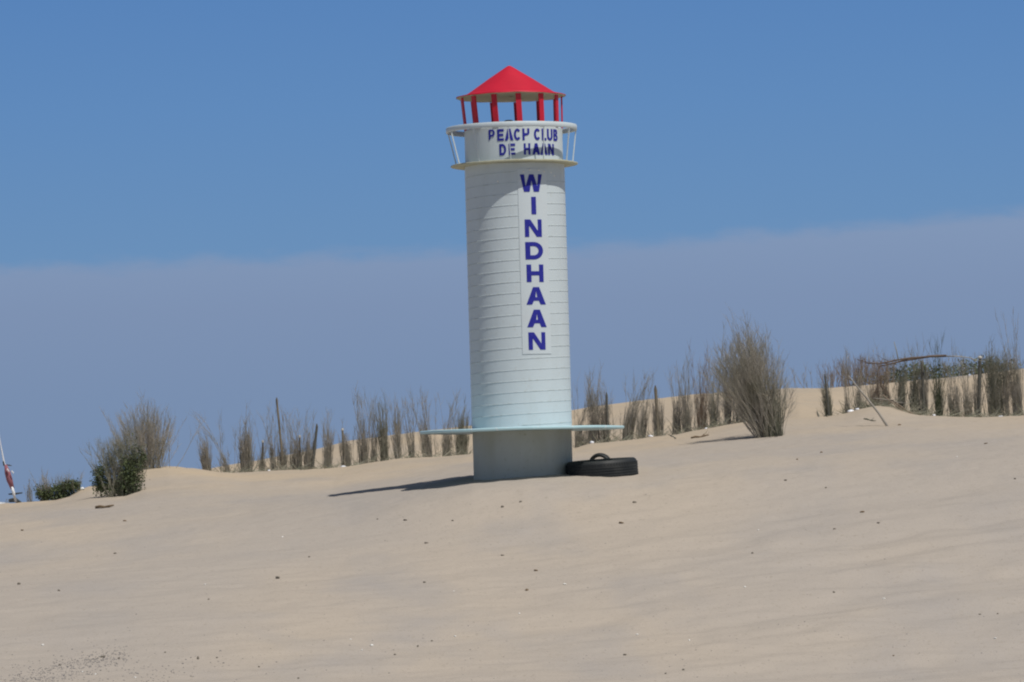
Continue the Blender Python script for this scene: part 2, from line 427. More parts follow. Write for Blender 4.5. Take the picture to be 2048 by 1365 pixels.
# roof: cream underside plate + red bell-cast cone with a flange
AX = -.022
b = MB(); vs = []
b.lathe([(.02, Z_ROOF + .008), (.30, Z_ROOF + .006), (.470, Z_ROOF + .001), (.483, Z_ROOF + .004)], 72, cx=PX_)
part(b, 'roof_underside', M['cream'])
seg = 72; prof = [(.486, Z_ROOF + .002), (.488, Z_ROOF + .008), (.405, Z_ROOF + .026), (.378, Z_ROOF + .041), (.190, Z_ROOF + .168), (.030, Z_ROOF + .271), (.012, Z_ROOF + .281), (.001, Z_ROOF + .283)]
b = MB(); vs, fs = [], []; n = len(prof)
for k in range(seg):
    a = 2 * math.pi * k / seg
    for j, (r, z) in enumerate(prof):
        wob = .0015 * math.sin(4 * a + 1.3) * (r / .48) ** 3 + .0015 * math.sin(13 * a) * (r / .48) ** 4
        cx = PX_ + (AX - PX_) * (z - Z_ROOF) / .27
        vs.append((cx + r * math.sin(a), -r * math.cos(a), z + wob))
for k in range(seg):
    for j in range(n - 1): k2 = (k + 1) % seg; fs.append((k * n + j, k2 * n + j, k2 * n + j + 1, k * n + j + 1))
b.add(vs, fs)
roof = part(b, 'roof', M['red'], smooth=True)
# low dark cap seen between the posts
b = MB(); b.lathe([(.045, Z_RING), (.045, Z_RING + .078), (.030, Z_RING + .088), (.001, Z_RING + .091)], 20, cx=-.04, cy=.05)
part(b, 'vent_cap', M['dark'])

# lettering --------------------------------------------------------------
def arc(cx, cy, rx, ry, a0, a1, n=14):
    return [(cx + rx * math.cos(R(a0 + (a1 - a0) * i / n)), cy + ry * math.sin(R(a0 + (a1 - a0) * i / n))) for i in range(n + 1)]
def glyph(ch, s, t, damaged=False):
    """contours of a letter in the unit square; s = stem width, t = bar height"""
    m = 1 - s
    if ch == 'I': return [[(0, 0), (1, 0), (1, 1), (0, 1)]]
    if ch == 'L': return [[(0, 0), (1, 0), (1, t), (s, t), (s, 1), (0, 1)]]
    if ch == 'E':
        c0, c1 = .5 - t / 2, .5 + t / 2
        return [[(0, 0), (1, 0), (1, t), (s, t), (s, c0), (.92, c0), (.92, c1), (s, c1), (s, 1 - t), (1, 1 - t), (1, 1), (0, 1)]]
    if ch == 'H':
        c0, c1 = .5 - t / 2, .5 + t / 2
        if damaged: return [[(0, 0), (s, 0), (s, c0 - .03), (.85, c0 + .05), (1, .58), (1, 1), (m, 1), (m, c1), (s, c1), (s, 1), (0, 1)]]
        return [[(0, 0), (s, 0), (s, c0), (m, c0), (m, 0), (1, 0), (1, 1), (m, 1), (m, c1), (s, c1), (s, 1), (0, 1)]]
    if ch == 'N':
        k = s * 1.18
        return [[(0, 0), (s * .9, 0), (s * .9, .66), (1 - k, 0), (1, 0), (1, 1), (1 - s * .9, 1), (1 - s * .9, .34), (k, 1), (0, 1)]]
    if ch == 'A':
        h0, h1 = .22, .22 + t * .85
        x = lambda y, o: .5 + o * (.5 - .5 * y * .80)
        w = s * 1.05
        inn = lambda y: .5 - .5 * y * .80 - w
        return [[(0, 0), (w, 0), (.5 - inn(h0), h0), (.5 + inn(h0), h0), (1 - w, 0), (1, 0), (.5 + w * .55, 1), (.5 - w * .55, 1)],
                [(.5 - inn(h1) * .92, h1), (.5 + inn(h1) * .92, h1), (.5, .80)]]
    if ch == 'W':
        w = s * .78
        return [[(.16, 0), (.16 + w * 1.35, 0), (.5, .66), (.84 - w * 1.35, 0), (.84, 0), (1, 1), (1 - w, 1), (.765, .30), (.5 + w * .55, 1), (.5 - w * .55, 1), (.235, .30), (w, 1), (0, 1)]]
    if ch == 'D':
        return [[(0, 0), (.45, 0)] + arc(.45, .5, .55, .5, -90, 90) + [(0, 1)],
                [(s, t), (.45, t)] + arc(.45, .5, .55 - s, .5 - t, -90, 90) + [(s, 1 - t)]]
    if ch == 'U':
        return [[(0, 1), (0, .38)] + arc(.5, .38, .5, .38, 180, 360) + [(1, 1), (m, 1), (m, .40)] + arc(.5, .40, .5 - s, .40 - t, 0, -180) + [(s, 1)]]
    if ch == 'C':
        return [arc(.5, .5, .5, .5, 38, 322, 26) + arc(.5, .5, .5 - s, .5 - t, 318, 42, 26)]
    if ch == 'B':
        if damaged:   # the lower bowl has peeled away: only its upper stroke and a stump of the stem remain
            return [[(0, .10), (s, .20), (s, .40), (.60, .40), (.80, .36)] + arc(.58, .70, .42, .30, -50, 90) + [(0, 1)],
                    [(s, .56), (.55, .56)] + arc(.55, .71, .45 - s, .15, -90, 90) + [(s, .86)]]
        return [[(0, 0), (.58, 0)] + arc(.58, .28, .42, .28, -90, 62) + arc(.55, .745, .40, .255, -48, 90) + [(0, 1)],
                [(s, t), (.52, t)] + arc(.52, .29, .48 - s, .29 - t, -90, 90) + [(s, .58 - t * .5)],
                [(s, .50 + t * .6), (.50, .50 + t * .6)] + arc(.50, .755, .44 - s, .245 - t, -90, 90) + [(s, 1 - t)]]
def letter(ch, w, h, s, t, az, z0, rad, cx, parent, damaged=False, thick=.0015):
    cu = bpy.data.curves.new('letter', 'CURVE'); cu.dimensions = '2D'; cu.fill_mode = 'BOTH'; cu.extrude = thick
    for c in glyph(ch, s, t, damaged):
        sp = cu.splines.new('POLY'); sp.points.add(len(c) - 1); sp.use_cyclic_u = True
        for p, (x, y) in zip(sp.points, c): p.co = ((x - .5) * w, y * h, 0, 1)
    ob = bpy.data.objects.new('tmp', cu); col.objects.link(ob)
    dg = bpy.context.evaluated_depsgraph_get(); dg.update()
    me = bpy.data.meshes.new_from_object(ob.evaluated_get(dg), depsgraph=dg)
    bpy.data.objects.remove(ob); bpy.data.curves.remove(cu)
    bm = bmesh.new(); bm.from_mesh(me)
    x = -w / 2 + .012
    while x < w / 2:
        bmesh.ops.bisect_plane(bm, geom=bm.verts[:] + bm.edges[:] + bm.faces[:], plane_co=(x, 0, 0), plane_no=(1, 0, 0)); x += .012
    for v in bm.verts:
        a = R(az) + v.co.x / rad; r = rad + v.co.z
        v.co = (cx + r * math.sin(a), -r * math.cos(a), z0 + v.co.y)
    bm.to_mesh(me); bm.free(); me.name = 'letter'
    return link_mesh('letter', me, M['blue'], parent)
# vertical sign strip
aL, aR_ = R(3.0), R(38.3); zB, zT = 1.176, 2.80
b = MB(); vs, fs = [], []
nS = 28
for i in range(nS + 1):
    a = aL + (aR_ - aL) * i / nS
    for (r, z) in ((TR + .001, zB), (TR + .0040, zB), (TR + .0040, zT), (TR + .001, zT)):
        vs.append((r * math.sin(a), -r * math.cos(a), z))
for i in range(nS):
    for j in range(4): fs.append((i * 4 + j, (i + 1) * 4 + j, (i + 1) * 4 + (j + 1) % 4, i * 4 + (j + 1) % 4))
fs += [(0, 1, 2, 3), tuple(nS * 4 + k for k in (3, 2, 1, 0))]
b.add(vs, fs); sign = part(b, 'sign_strip', M['panel'])
word = [('W', .205), ('I', .044), ('N', .158), ('D', .166), ('H', .158), ('A', .182), ('A', .182), ('N', .158)]
azs = [18.7, 20.6, 19.6, 20.0, 20.2, 20.6, 20.8, 20.2]
for i, (ch, w) in enumerate(word):
    top = 349 + 45.25 * i
    z0 = (978 - 0.6 - (top + 34.5)) * (TY - TR * .94) / FPX
    letter(ch, w, .153, .27 if ch != 'W' else .235, .235, azs[i], z0, TR + .0052, 0, sign)
# gallery band
def az_of(px): return math.degrees(math.asin((px - 1025.3) / 98.8))
zl1 = .1055; 
band = [('B', 976, 988, True), ('E', 993, 1006, False), ('A', 1008, 1025, False), ('C', 1026, 1040, False), ('H', 1043, 1057, True),
        ('C', 1066, 1079, False), ('L', 1081.5, 1090.5, False), ('U', 1092, 1103, False), ('B', 1105, 1113, False)]
for ch, x0, x1, dm in band:
    a0, a1 = az_of(x0), az_of(x1)
    letter(ch, R(a1 - a0) * DR, .103, .30, .21, (a0 + a1) / 2, 3.053, DR + .0022, GX, drum, dm)
band2 = [('D', 996.5, 1010), ('E', 1015, 1028), ('H', 1045, 1058), ('A', 1062, 1077), ('A', 1078, 1092), ('N', 1093.5, 1105)]
for ch, x0, x1 in band2:
    a0, a1 = az_of(x0), az_of(x1)
    letter(ch, R(a1 - a0) * DR, .100, .30, .21, (a0 + a1) / 2, 2.925, DR + .0022, GX, drum)
# a few screws along the top of the sign
for (az, z) in ((10, 2.775), (17, 2.79), (28, 2.79), (35, 2.775), (6, 2.70), (-20, 2.70), (52, 2.745), (46, 2.77)):
    b = MB(); a = R(az); r = TR + (0.0055 if 3 < az < 38 else 0)
    for k in (0,):
        c = Vector((r * math.sin(a), -r * math.cos(a), z)); nrm = Vector((math.sin(a), -math.cos(a), 0)); tn = Vector((math.cos(a), math.sin(a), 0))
        ring = [c + nrm * .0 + (tn * math.cos(q * math.pi / 4) + Vector((0, 0, 1)) * math.sin(q * math.pi / 4)) * .008 for q in range(8)]
        b.add(ring + [c + nrm * .005], [(q, (q + 1) % 8, 8) for q in range(8)])
    part(b, 'screw', M['shell'], shaft)

# ------------------------------------------------------------------ tyre and hoop
def tyre():
    c = at(1204, 942, 37.35)
    b = MB(); Rr, H = .312, .194
    prof = []
    # outer tread, shoulder, sidewall, bead, inside
    pts = [(Rr - .052, H/2 - .002), (Rr - .022, H/2), (Rr - .006, H/2 - .014), (Rr, H/2 - .034), (Rr + .002, .02), (Rr + .002, -.02), (Rr, -H/2 + .034), (Rr - .006, -H/2 + .014), (Rr - .022, -H/2), (Rr - .052, -H/2 + .002),
           (.200, -H/2 + .018), (.192, -H/2 + .028), (.198, -H/2 + .036), (Rr - .05, -H/2 + .022), (Rr - .025, 0), (Rr - .05, H/2 - .022), (.198, H/2 - .036), (.192, H/2 - .028), (.200, H/2 - .018)]
    b.lathe(pts, 96, close=True)
    root = thing('car_tyre', c, 'black car tyre lying flat on the sand beside the lighthouse column', 'tyre')
    root.rotation_euler = (R(2.0), R(-2.6), 0)
    o = b.build('carcass', M['rubber'], root, smooth=True)
    t = MB()
    for rr in (-.034, -.012, .012, .034):
        t.lathe([(Rr + .0005, rr - .009), (Rr + .0065, rr - .007), (Rr + .0065, rr + .007), (Rr + .0005, rr + .009)], 96)
    for k in range(72):
        a = 2 * math.pi * k / 72; rd = Vector((math.sin(a), -math.cos(a), 0)); tn = Vector((math.cos(a), math.sin(a), 0))
        for s_ in (-1, 1): t.prism(rd * (Rr - .001) + Vector((0, 0, s_ * .055)), tn, rd, Vector((0, 0, 1)), .008, .006, .013)
    t.build('tread', M['rubber'], root)
tyre()
def hoop():
    c = at(1201, 929, 38.4); g = gz(c.x, c.y)
    root_l = (c.x, c.y, g)
    b = MB(); n = 40; k_ = 10; vs, fs = [], []
    for i in range(n):
        a = 2 * math.pi * i / n
        for j in range(k_):
            q = 2 * math.pi * j / k_
            r = .098 + .018 * math.cos(q)
            vs.append((r * math.cos(a), .034 * math.sin(q), r * math.sin(a)))
    for i in range(n):
        for j in range(k_): fs.append((i*k_+j, i*k_+(j+1) % k_, ((i+1) % n)*k_+(j+1) % k_, ((i+1) % n)*k_+j))
    b.add(vs, fs)
    o = b.build('small_wheel_tyre', M['rubber'], None, (c.x, c.y, c.z - .012), True)
    o.rotation_euler = (R(10), 0, R(-24))
    tag(o, 'small black rubber tyre standing half buried behind the big flat tyre', 'tyre')
hoop()

# ------------------------------------------------------------------ brushwood
def twig(mb, p, ang, lean, L, r0, rng, segs=4, wig=.06, droop=0.0):
    """one tapered stem; returns its points"""
    dirv = Vector((math.sin(lean) * math.cos(ang), math.sin(lean) * math.sin(ang), math.cos(lean)))
    pts, rad = [p.copy()], [r0]
    for i in range(segs):
        dirv = (dirv + Vector((rng.uniform(-wig, wig), rng.uniform(-wig, wig), rng.uniform(-wig, wig) * .4 - droop))).normalized()
        pts.append(pts[-1] + dirv * (L / segs)); rad.append(r0 * (1 - .75 * (i + 1) / segs))
    mb.tube(pts, rad, 3)
    return pts
def side_twigs(mb, pts, n, L, r, rng, spread=.5):
    for _ in range(n):
        f = rng.uniform(.35, .98) * (len(pts) - 1); i = int(f); f -= i
        i = min(i, len(pts) - 2)
        p = pts[i].lerp(pts[i + 1], f); d0 = (pts[i + 1] - pts[i]).normalized()
        dv = (d0 + Vector((rng.uniform(-spread, spread), rng.uniform(-spread, spread), rng.uniform(-.1, .35)))).normalized()
        l = L * rng.uniform(.4, 1)
        q = p + dv * l * .5; e = q + (dv + Vector((rng.uniform(-.2, .2), rng.uniform(-.2, .2), .25))).normalized() * l * .5
        mb.tube([p, q, e], [r, r * .7, r * .3], 3, cap=False)
FENCE_GROUP = 'brushwood bundles set in a row across the dune'
def bundle(px, py, top, wisp, wpx, lean, label, material='twig', Y=None, dens=1.0, stake=None, stake_top=None, fan=.05, name='brushwood_bundle', group=FENCE_GROUP, cap=None, wisps=5, seed=None, cat='brushwood', dark=False):
    rng = random.Random(seed if seed is not None else int(px * 31 + py))
    if Y is None:
        base0 = on_ground(px, 44); Y = float(fY1(base0.x / base0.y)) + .55
    p = on_ground(px, Y)
    sc = FPX / Y
    pb = at(px, py, Y)
    top_z = at(px, top, Y).z; wisp_z = at(px, wisp, Y).z
    H = top_z - p.z; HW = wisp_z - p.z; W = wpx / sc
    root = thing(name, p, label, cat, group)
    mb = MB()
    ln = lean / sc / max(H, .1)           # sideways shift per metre of height
    n = int(60 * dens * max(.6, W / .10)); skew = rng.uniform(-.18, .18)
    for i in range(n):
        a = rng.uniform(0, 2 * math.pi); rr = math.sqrt(rng.random()) * W * .5
        q = Vector((math.cos(a) * rr, math.sin(a) * rr * .8, -.06))
        l = (H + .06) * (rng.uniform(.45, 1.12) ** .7) * (1.0 - .25 * (rr / (W * .5)) ** 2)
        pts = twig(mb, q, 0, 0, l, rng.uniform(.0028, .0055), rng, 5, .055)
        # spread and lean baked by shearing
        side_twigs(mb, pts, rng.randint(3, 5), .10 + H * .08, .0015, rng, .42)
    for i in range(max(1, int(wisps * 1.4))):
        a = rng.uniform(0, 2 * math.pi); rr = rng.random() * W * .4
        q = Vector((math.cos(a) * rr, math.sin(a) * rr * .8, -.05))
        l = (HW + .05) * rng.uniform(.78, 1.0)
        pts = twig(mb, q, 0, 0, l, rng.uniform(.0026, .0042), rng, 7, .075)
        side_twigs(mb, pts[2:], rng.randint(9, 15), .15, .0013, rng, .5)
    # short dry stalks at the foot
    for i in range(int(14 * dens)):
        a = rng.uniform(0, 2 * math.pi)
        q = Vector((math.cos(a) * W * rng.uniform(.2, .7), math.sin(a) * W * .4, -.03))
        twig(mb, q, rng.choice((0, math.pi)) + rng.uniform(-.8, .8), rng.uniform(.2, 1.1), rng.uniform(.08, .22), .003, rng, 3, .1)
    zz = H
    mb.v = [(x * (1 + fan * 2 * max(0, z / zz)) + ln * z * (.5 + .5 * max(0, z) / zz), y * (1 + fan * 2 * max(0, z / zz)), z) for (x, y, z) in mb.v]
    mb.build('twigs', M[material], root)
    if stake:
        st = MB(); hz = at(px, stake_top, Y).z - p.z
        dx = stake[0] / sc; tx = stake[1] / sc; r = stake[2] / sc / 2
        bz, tz = Vector((dx, -.03, -.1)), Vector((tx, -.03, hz))
        st.tube([bz, bz.lerp(tz, .5) + Vector((.004, 0, 0)), tz - Vector((0, 0, r * 2)), tz], [r, r * .93, r * .85, r * .25], 7)
        so = st.build('stake', M[stake[3]], root)
        if cap:
            cm = MB(); cm.lathe([(r * .9, -.018), (r * 1.1, -.014), (r * 1.1, -.004), (r * .7, .010), (.001, .012)], 10)
            cm.v = [(x + tz.x, y + tz.y, z + tz.z - .004) for x, y, z in cm.v]
            cm.build('cap', M['cap'], so)
    return root

LF = [ # px, py, top, wisp, width, lean, label, opts
 (414, 938, 872, 856, 20, -6, 'narrow grey twig bundle, leftmost of the brushwood row, standing alone', dict(wisps=2)),
 (458, 942, 905, 826, 12, -14, 'scrawny bundle with two long twigs leaning left, second from left in the brushwood row', dict(dens=.5, wisps=3)),
 (492, 943, 850, 812, 24, 2, 'thick grey bundle, tallest of the first three at the left end of the row', dict(dens=1.5, wisps=5)),
 (524, 943, 892, 868, 12, 4, 'short thin bundle whose stake carries a pale cap, fourth bundle from left', dict(dens=.6, wisps=2, stake=(0, 3, 4, 'stake'), stake_top=882, cap=True)),
 (549, 942, 868, 806, 14, -6, 'loose bundle just left of the tall bare stake left of the column', dict(dens=.6, wisps=4)),
 (566, 941, 868, 800, 14, -4, 'bundle with the tall bare stake left of the column', dict(dens=.8, wisps=2, stake=(2, -9, 5, 'stake'), stake_top=795)),
 (593, 942, 874, 822, 22, 0, 'bushy bundle right of the tall bare stake, with white tipped stake', dict(dens=.9, stake=(6, 8, 4, 'stake'), stake_top=872, cap=True)),
 (618, 942, 872, 850, 18, 4, 'dense bundle with a twig sheaf leaning right like an open V', dict(dens=1.2, wisps=2, stake=(2, 18, 6, 'stake_dark'), stake_top=848)),
 (655, 939, 850, 822, 16, 4, 'slim upright bundle left of the pale capped one, pointed at the top', dict(dens=1.1, wisps=3)),
 (692, 936, 868, 855, 20, -2, 'stout bundle with a pale cap on its stake halfway between row end and column', dict(dens=1.1, wisps=1, stake=(-2, -5, 5, 'stake'), stake_top=858, cap=True)),
 (726, 932, 836, 768, 18, 2, 'tall wispy bundle right of the stout capped one', dict(dens=.9, wisps=6)),
 (748, 930, 852, 800, 14, 4, 'thin bundle between two tall wispy ones left of the column', dict(dens=.6, wisps=4)),
 (770, 927, 800, 776, 16, -8, 'dark upright bundle with dense narrow top left of the pale leaning stick', dict(dens=1.1, wisps=5, material='twig_dark')),
 (796, 921, 806, 790, 12, -2, 'narrow bundle with pale stick leaning against its foot', dict(dens=.9, wisps=3, stake=(4, -8, 4, 'pole'), stake_top=868)),
 (826, 918, 840, 785, 14, -8, 'faint thin bundle over a gap where debris lies, left of the table plate', dict(dens=.45, wisps=4)),
 (858, 917, 828, 776, 20, -10, 'spreading bundle behind the left tip of the round table plate', dict(dens=.8, wisps=6)),
 (894, 914, 840, 790, 18, 8, 'leaning bundle behind the left half of the table plate', dict(dens=.7, wisps=4)),
 (924, 911, 826, 798, 22, 4, 'dark bundle closest to the column on its left', dict(dens=1.1, wisps=4, material='twig_dark')),
]
RF = [
 (1160, 897, 842, 770, 20, 6, 'loose bundle closest to the column on its right', dict(dens=.7, wisps=5)),
 (1180, 891, 828, 745, 14, 2, 'thin bundle second to the right of the column', dict(dens=.6, wisps=4)),
 (1194, 886, 765, 716, 16, -6, 'tallest slender bundle to the right of the column', dict(dens=1.1, wisps=4)),
 (1213, 884, 785, 760, 18, -4, 'dense slender bundle above the right tip of the table plate', dict(dens=1.2, wisps=2, stake=(2, 4, 6, 'stake_dark'), stake_top=785)),
 (1256, 882, 790, 748, 20, 18, 'thick dark topped bundle leaning right, beyond the table plate tip', dict(dens=1.3, wisps=4)),
 (1284, 876, 806, 722, 16, 6, 'pale thin bundle with one long twig, right of the leaning one', dict(dens=.7, wisps=3)),
 (1319, 873, 790, 776, 20, -2, 'yellowish bundle around a dark tipped pointed stake', dict(dens=1.0, wisps=1, stake=(0, -4, 7, 'stake'), stake_top=771)),
 (1354, 869, 780, 722, 16, 10, 'greyish bundle just right of the pointed stake', dict(dens=.9, wisps=4)),
 (1376, 862, 776, 700, 14, -2, 'third bundle left of the big spreading bush, with a high wisp', dict(dens=.8, wisps=4)),
 (1406, 858, 768, 690, 16, 2, 'bundle left of the bush with bare reddish twigs on top', dict(dens=.9, wisps=5, material='twig_brown')),
 (1431, 854, 770, 650, 11, 0, 'very thin dark bundle under the highest lone twig left of the bush', dict(dens=.8, wisps=3, material='twig_dark')),
 (1456, 851, 762, 700, 14, 2, 'bundle half hidden by the left fringe of the bush', dict(dens=.9, wisps=5)),
 (1486, 846, 700, 656, 20, 4, 'tall thick bundle inside the left side of the bush', dict(dens=1.3, wisps=7, fan=.25)),
 (1512, 842, 680, 638, 20, 0, 'tallest bundle behind the bush, above its base shadow', dict(dens=1.4, wisps=7, fan=.35)),
 (1661, 833, 762, 735, 14, -8, 'dark solitary bundle at the left end of the right hand row', dict(dens=1.3, wisps=2, material='twig_dark', stake=(1, -6, 5, 'stake_dark'), stake_top=748)),
 (1698, 828, 790, 700, 14, 2, 'low sparse bundle beside the white litter', dict(dens=.6, wisps=3)),
 (1722, 822, 778, 740, 16, -4, 'short bundle crossed by the leaning pale pole', dict(dens=.7, wisps=3)),
 (1752, 818, 765, 722, 18, 6, 'tangled bundle on the sand hump right of the leaning pole', dict(dens=.8, wisps=4, material='twig_brown', fan=.2)),
 (1780, 820, 752, 715, 16, -10, 'brown bundle below the broken horizontal branch', dict(dens=.8, wisps=3, material='twig_brown')),
 (1806, 824, 742, 700, 18, 4, 'leafy dark bundle left of the tall dark stake', dict(dens=1.1, wisps=3, material='twig_dark')),
 (1832, 830, 738, 690, 18, 4, 'dark green tinged bundle hugging the tall dark stake', dict(dens=1.3, wisps=3, material='twig_dark')),
 (1850, 834, 728, 672, 16, 0, 'bundle with tall dark stake under the horizontal branch', dict(dens=1.1, wisps=4, material='twig', stake=(0, 0, 7, 'stake_dark'), stake_top=722)),
 (1881, 834, 732, 662, 14, 2, 'greenish bundle right of the tall dark stake', dict(dens=1.2, wisps=4, material='leaf_grey')),
 (1914, 836, 756, 690, 18, -4, 'pale sparse bundle under the right end of the horizontal branch', dict(dens=.8, wisps=4)),
 (1938, 837, 760, 702, 16, 2, 'brownish grey bundle left of the white tipped dark stake', dict(dens=.8, wisps=4)),
 (1957, 838, 740, 695, 12, 2, 'bundle with slanting dark stake and white tip', dict(dens=.8, wisps=3, stake=(0, 9, 8, 'stake_dark'), stake_top=714, cap=True)),
 (1992, 837, 700, 674, 24, 6, 'big thick dark bundle second from the right edge', dict(dens=1.7, wisps=7, material='twig_dark', fan=.2)),
 (2015, 836, 715, 680, 16, 0, 'medium bundle between the two big ones at the right edge', dict(dens=.9, wisps=4)),
 (2040, 835, 700, 602, 20, -6, 'rightmost bundle with the longest single twig', dict(dens=1.3, wisps=4)),
]
for it in LF + RF:
    px, py, top, wisp, w, ln, lab, kw = it
    bundle(px, py, top, wisp, w, ln, lab, **kw)

def crown_leaves(mb, c, rx, ry, rz, n, size, rng, squash=1.0, clumps=9):
    cl = [Vector((rng.uniform(-.7, .7) * rx, rng.uniform(-.7, .7) * ry, rng.uniform(-.6, .75) * rz)) for _ in range(clumps)]
    for _ in range(n):
        k = rng.choice(cl)
        p = c + k + Vector((rng.gauss(0, rx * .32), rng.gauss(0, ry * .3), rng.gauss(0, rz * .32)))
        a, b_ = Vector((rng.gauss(0, 1), rng.gauss(0, 1), rng.gauss(0, 1))).normalized(), Vector((rng.gauss(0, 1), rng.gauss(0, 1), rng.gauss(0, 1))).normalized()
        b_ = a.cross(b_).normalized(); s_ = size * rng.uniform(.6, 1.4)
        mb.add([p - a * s_, p + b_ * s_ * .45, p + a * s_, p - b_ * s_ * .45], [(0, 1, 2, 3)])

# big spreading bush on the right --------------------------------------------------
def big_bush(px, py, Y, label, stems, name='spreading_bush'):
    rng = random.Random(91)
    p = on_ground(px, Y); sc = FPX / Y
    root = thing(name, p, label, 'bush')
    mb = MB()
    for i in range(stems):
        bx = rng.uniform(-18, 20) / sc; by = rng.uniform(-.09, .09)
        off = max(-118, min(38, rng.gauss(-44, 47)))
        tx = bx * .7 + off / sc
        hgt = 186 - (.0065 if off < -44 else .0105) * (off + 44) ** 2 + rng.gauss(0, 17)
        if rng.random() < .35: hgt *= rng.uniform(.5, .85)
        if i % 16 == 0: hgt *= 1.18
        h = max(70, hgt) / sc
        q = Vector((bx, by, -.08)); pts = [q]; ty = by + rng.gauss(0, .20)
        for k in range(1, 9):
            t = k / 8
            pts.append(Vector((bx + (tx - bx) * t ** .95 + rng.uniform(-.018, .018), by + (ty - by) * t, -.08 + (h + .08) * t)))
        r0 = rng.uniform(.0028, .0055)
        mb.tube(pts, [r0 * (1 - .75 * k / 8) for k in range(9)], 3)
        side_twigs(mb, pts[3:], rng.randint(12, 20), .17, .0012, rng, .85)
    mb.build('stems', M['twig'], root)
    mb = MB()
    for i in range(75):
        bx = rng.uniform(-16, 22) / sc; h = rng.uniform(50, 135) / sc
        pts = twig(mb, Vector((bx, rng.uniform(-.06, .02) - .06, -.06)), rng.uniform(0, 6.28), rng.uniform(0, .12), h, .0055, rng, 5, .05)
        side_twigs(mb, pts, 5, .12, .002, rng, .35)
    mb.build('inner_stems', M['twig_dark'], root)
big_bush(1544, 881, 41.6, 'largest grey leafless bush, base in front of the row, right of the column', 250)

# left bush: leaning dry stems + green leaves ---------------------------------------
def left_bush():
    rng = random.Random(17); Y = 41.6
    p = on_ground(248, Y); sc = FPX / Y
    root = thing('half_dead_shrub', p, 'shrub of dry grey stems with dark green leaves at its foot, left edge of dune', 'shrub')
    mb = MB()
    for i in range(190):
        u_ = rng.uniform(-1, 1); bx = (u_ * 30 + rng.uniform(-6, 6)) / sc; by = rng.uniform(-.1, .1)
        dx = rng.gauss(-10, 22) / sc; h = rng.uniform(60, 125) / sc * (1.1 - .25 * abs(u_))
        pts = [Vector((bx + dx * (k / 6) ** 1.2 + rng.uniform(-.008, .008), by + rng.uniform(-.01, .01), -.06 + (h + .06) * k / 6)) for k in range(7)]
        r0 = rng.uniform(.0025, .005)
        mb.tube(pts, [r0 * (1 - .75 * k / 6) for k in range(7)], 3)
        side_twigs(mb, pts[2:], rng.randint(4, 8), .13, .0016, rng, .5)
    mb.build('stems', M['twig_dark'], root)
    mb = MB()
    crown_leaves(mb, Vector((.095, -.05, .20)), .11, .10, .22, 2300, .013, rng, clumps=22)
    crown_leaves(mb, Vector((-.20, .0, .17)), .09, .08, .14, 1300, .013, rng)
    crown_leaves(mb, Vector((-.04, .0, .09)), .16, .08, .09, 1000, .012, rng)
    crown_leaves(mb, Vector((.17, .02, .36)), .05, .06, .10, 180, .012, rng)
    mb.build('foliage', M['leaf'], root)
left_bush()
def grey_bush():
    rng = random.Random(23); Y = 45.3
    p = on_ground(296, Y); sc = FPX / Y
    root = thing('dry_bush', p, 'pale grey bare bush rising behind the green footed shrub at left', 'bush')
    mb = MB()
    for i in range(230):
        u_ = rng.gauss(0, .5); bx = (u_ * 30) / sc; by = rng.uniform(-.2, .2)
        dx = (u_ * 30 - 6 + rng.gauss(0, 14)) / sc; h = (116 - 34 * min(1.3, abs(u_ + .15)) + rng.gauss(0, 18)) * rng.choice((1, 1, .75, .55)) / sc
        pts = [Vector((bx + dx * (k / 6) ** 1.2 + rng.uniform(-.01, .01), by + rng.uniform(-.01, .01), -.10 + (h + .10) * k / 6)) for k in range(7)]
        r0 = rng.uniform(.0025, .0045)
        mb.tube(pts, [r0 * (1 - .75 * k / 6) for k in range(7)], 3)
        side_twigs(mb, pts[2:], rng.randint(9, 15), .15, .0012, rng, .7)
    mb.build('stems', M['twig'], root)
grey_bush()
def low_bush():
    rng = random.Random(5); Y = 43.8
    p = on_ground(116, Y); sc = FPX / Y
    root = thing('low_green_bush', p, 'low dark green rounded bush near the left edge of the picture', 'bush')
    mb = MB()
    crown_leaves(mb, Vector((-.09, 0, .065)), .14, .15, .075, 1100, .012, rng)
    crown_leaves(mb, Vector((.08, 0, .125)), .13, .15, .075, 1200, .012, rng)
    crown_leaves(mb, Vector((.16, 0, .15)), .06, .10, .05, 400, .013, rng)
    crown_leaves(mb, Vector((.04, -.02, .055)), .15, .12, .06, 900, .013, rng)
    crown_leaves(mb, Vector((-.16, 0, .05)), .07, .10, .05, 500, .013, rng)
    mb.build('foliage', M['leaf'], root)
    mb = MB()
    for i in range(60):
        pts = twig(mb, Vector((rng.uniform(-.22, .22), rng.uniform(-.08, .08), -.05)), rng.uniform(0, 6.28), rng.uniform(0, .4), rng.uniform(.14, .34), .0030, rng, 5, .08)
        side_twigs(mb, pts[1:], 8, .10, .0013, rng, .6)
    mb.build('stems', M['twig'], root)
low_bush()
for (px, wid, hpx, nn, lab) in ((57, 12, 40, 16, 'small dry tuft of stalks between the boat and the low green bush'), (84, 8, 52, 7, 'few thin dry stalks at the left foot of the low green bush'), (10, 9, 34, 9, 'dry stalks beside the boat hull at the far left edge')):
    rng = random.Random(px); Y = 43.9; p = on_ground(px, Y); sc = FPX / Y
    mb = MB()
    for i in range(nn):
        pts = twig(mb, Vector((rng.uniform(-.5, .5) * wid / sc, rng.uniform(-.03, .03), -.05)), rng.uniform(0, 6.28), rng.uniform(0, .18), hpx / sc * rng.uniform(.6, 1.2) + .05, .0032, rng, 4, .08)
        side_twigs(mb, pts, 5, .06, .0016, rng, .4)
    tag(mb.build('dry_tuft', M['twig'], None, p), lab, 'dry plant')
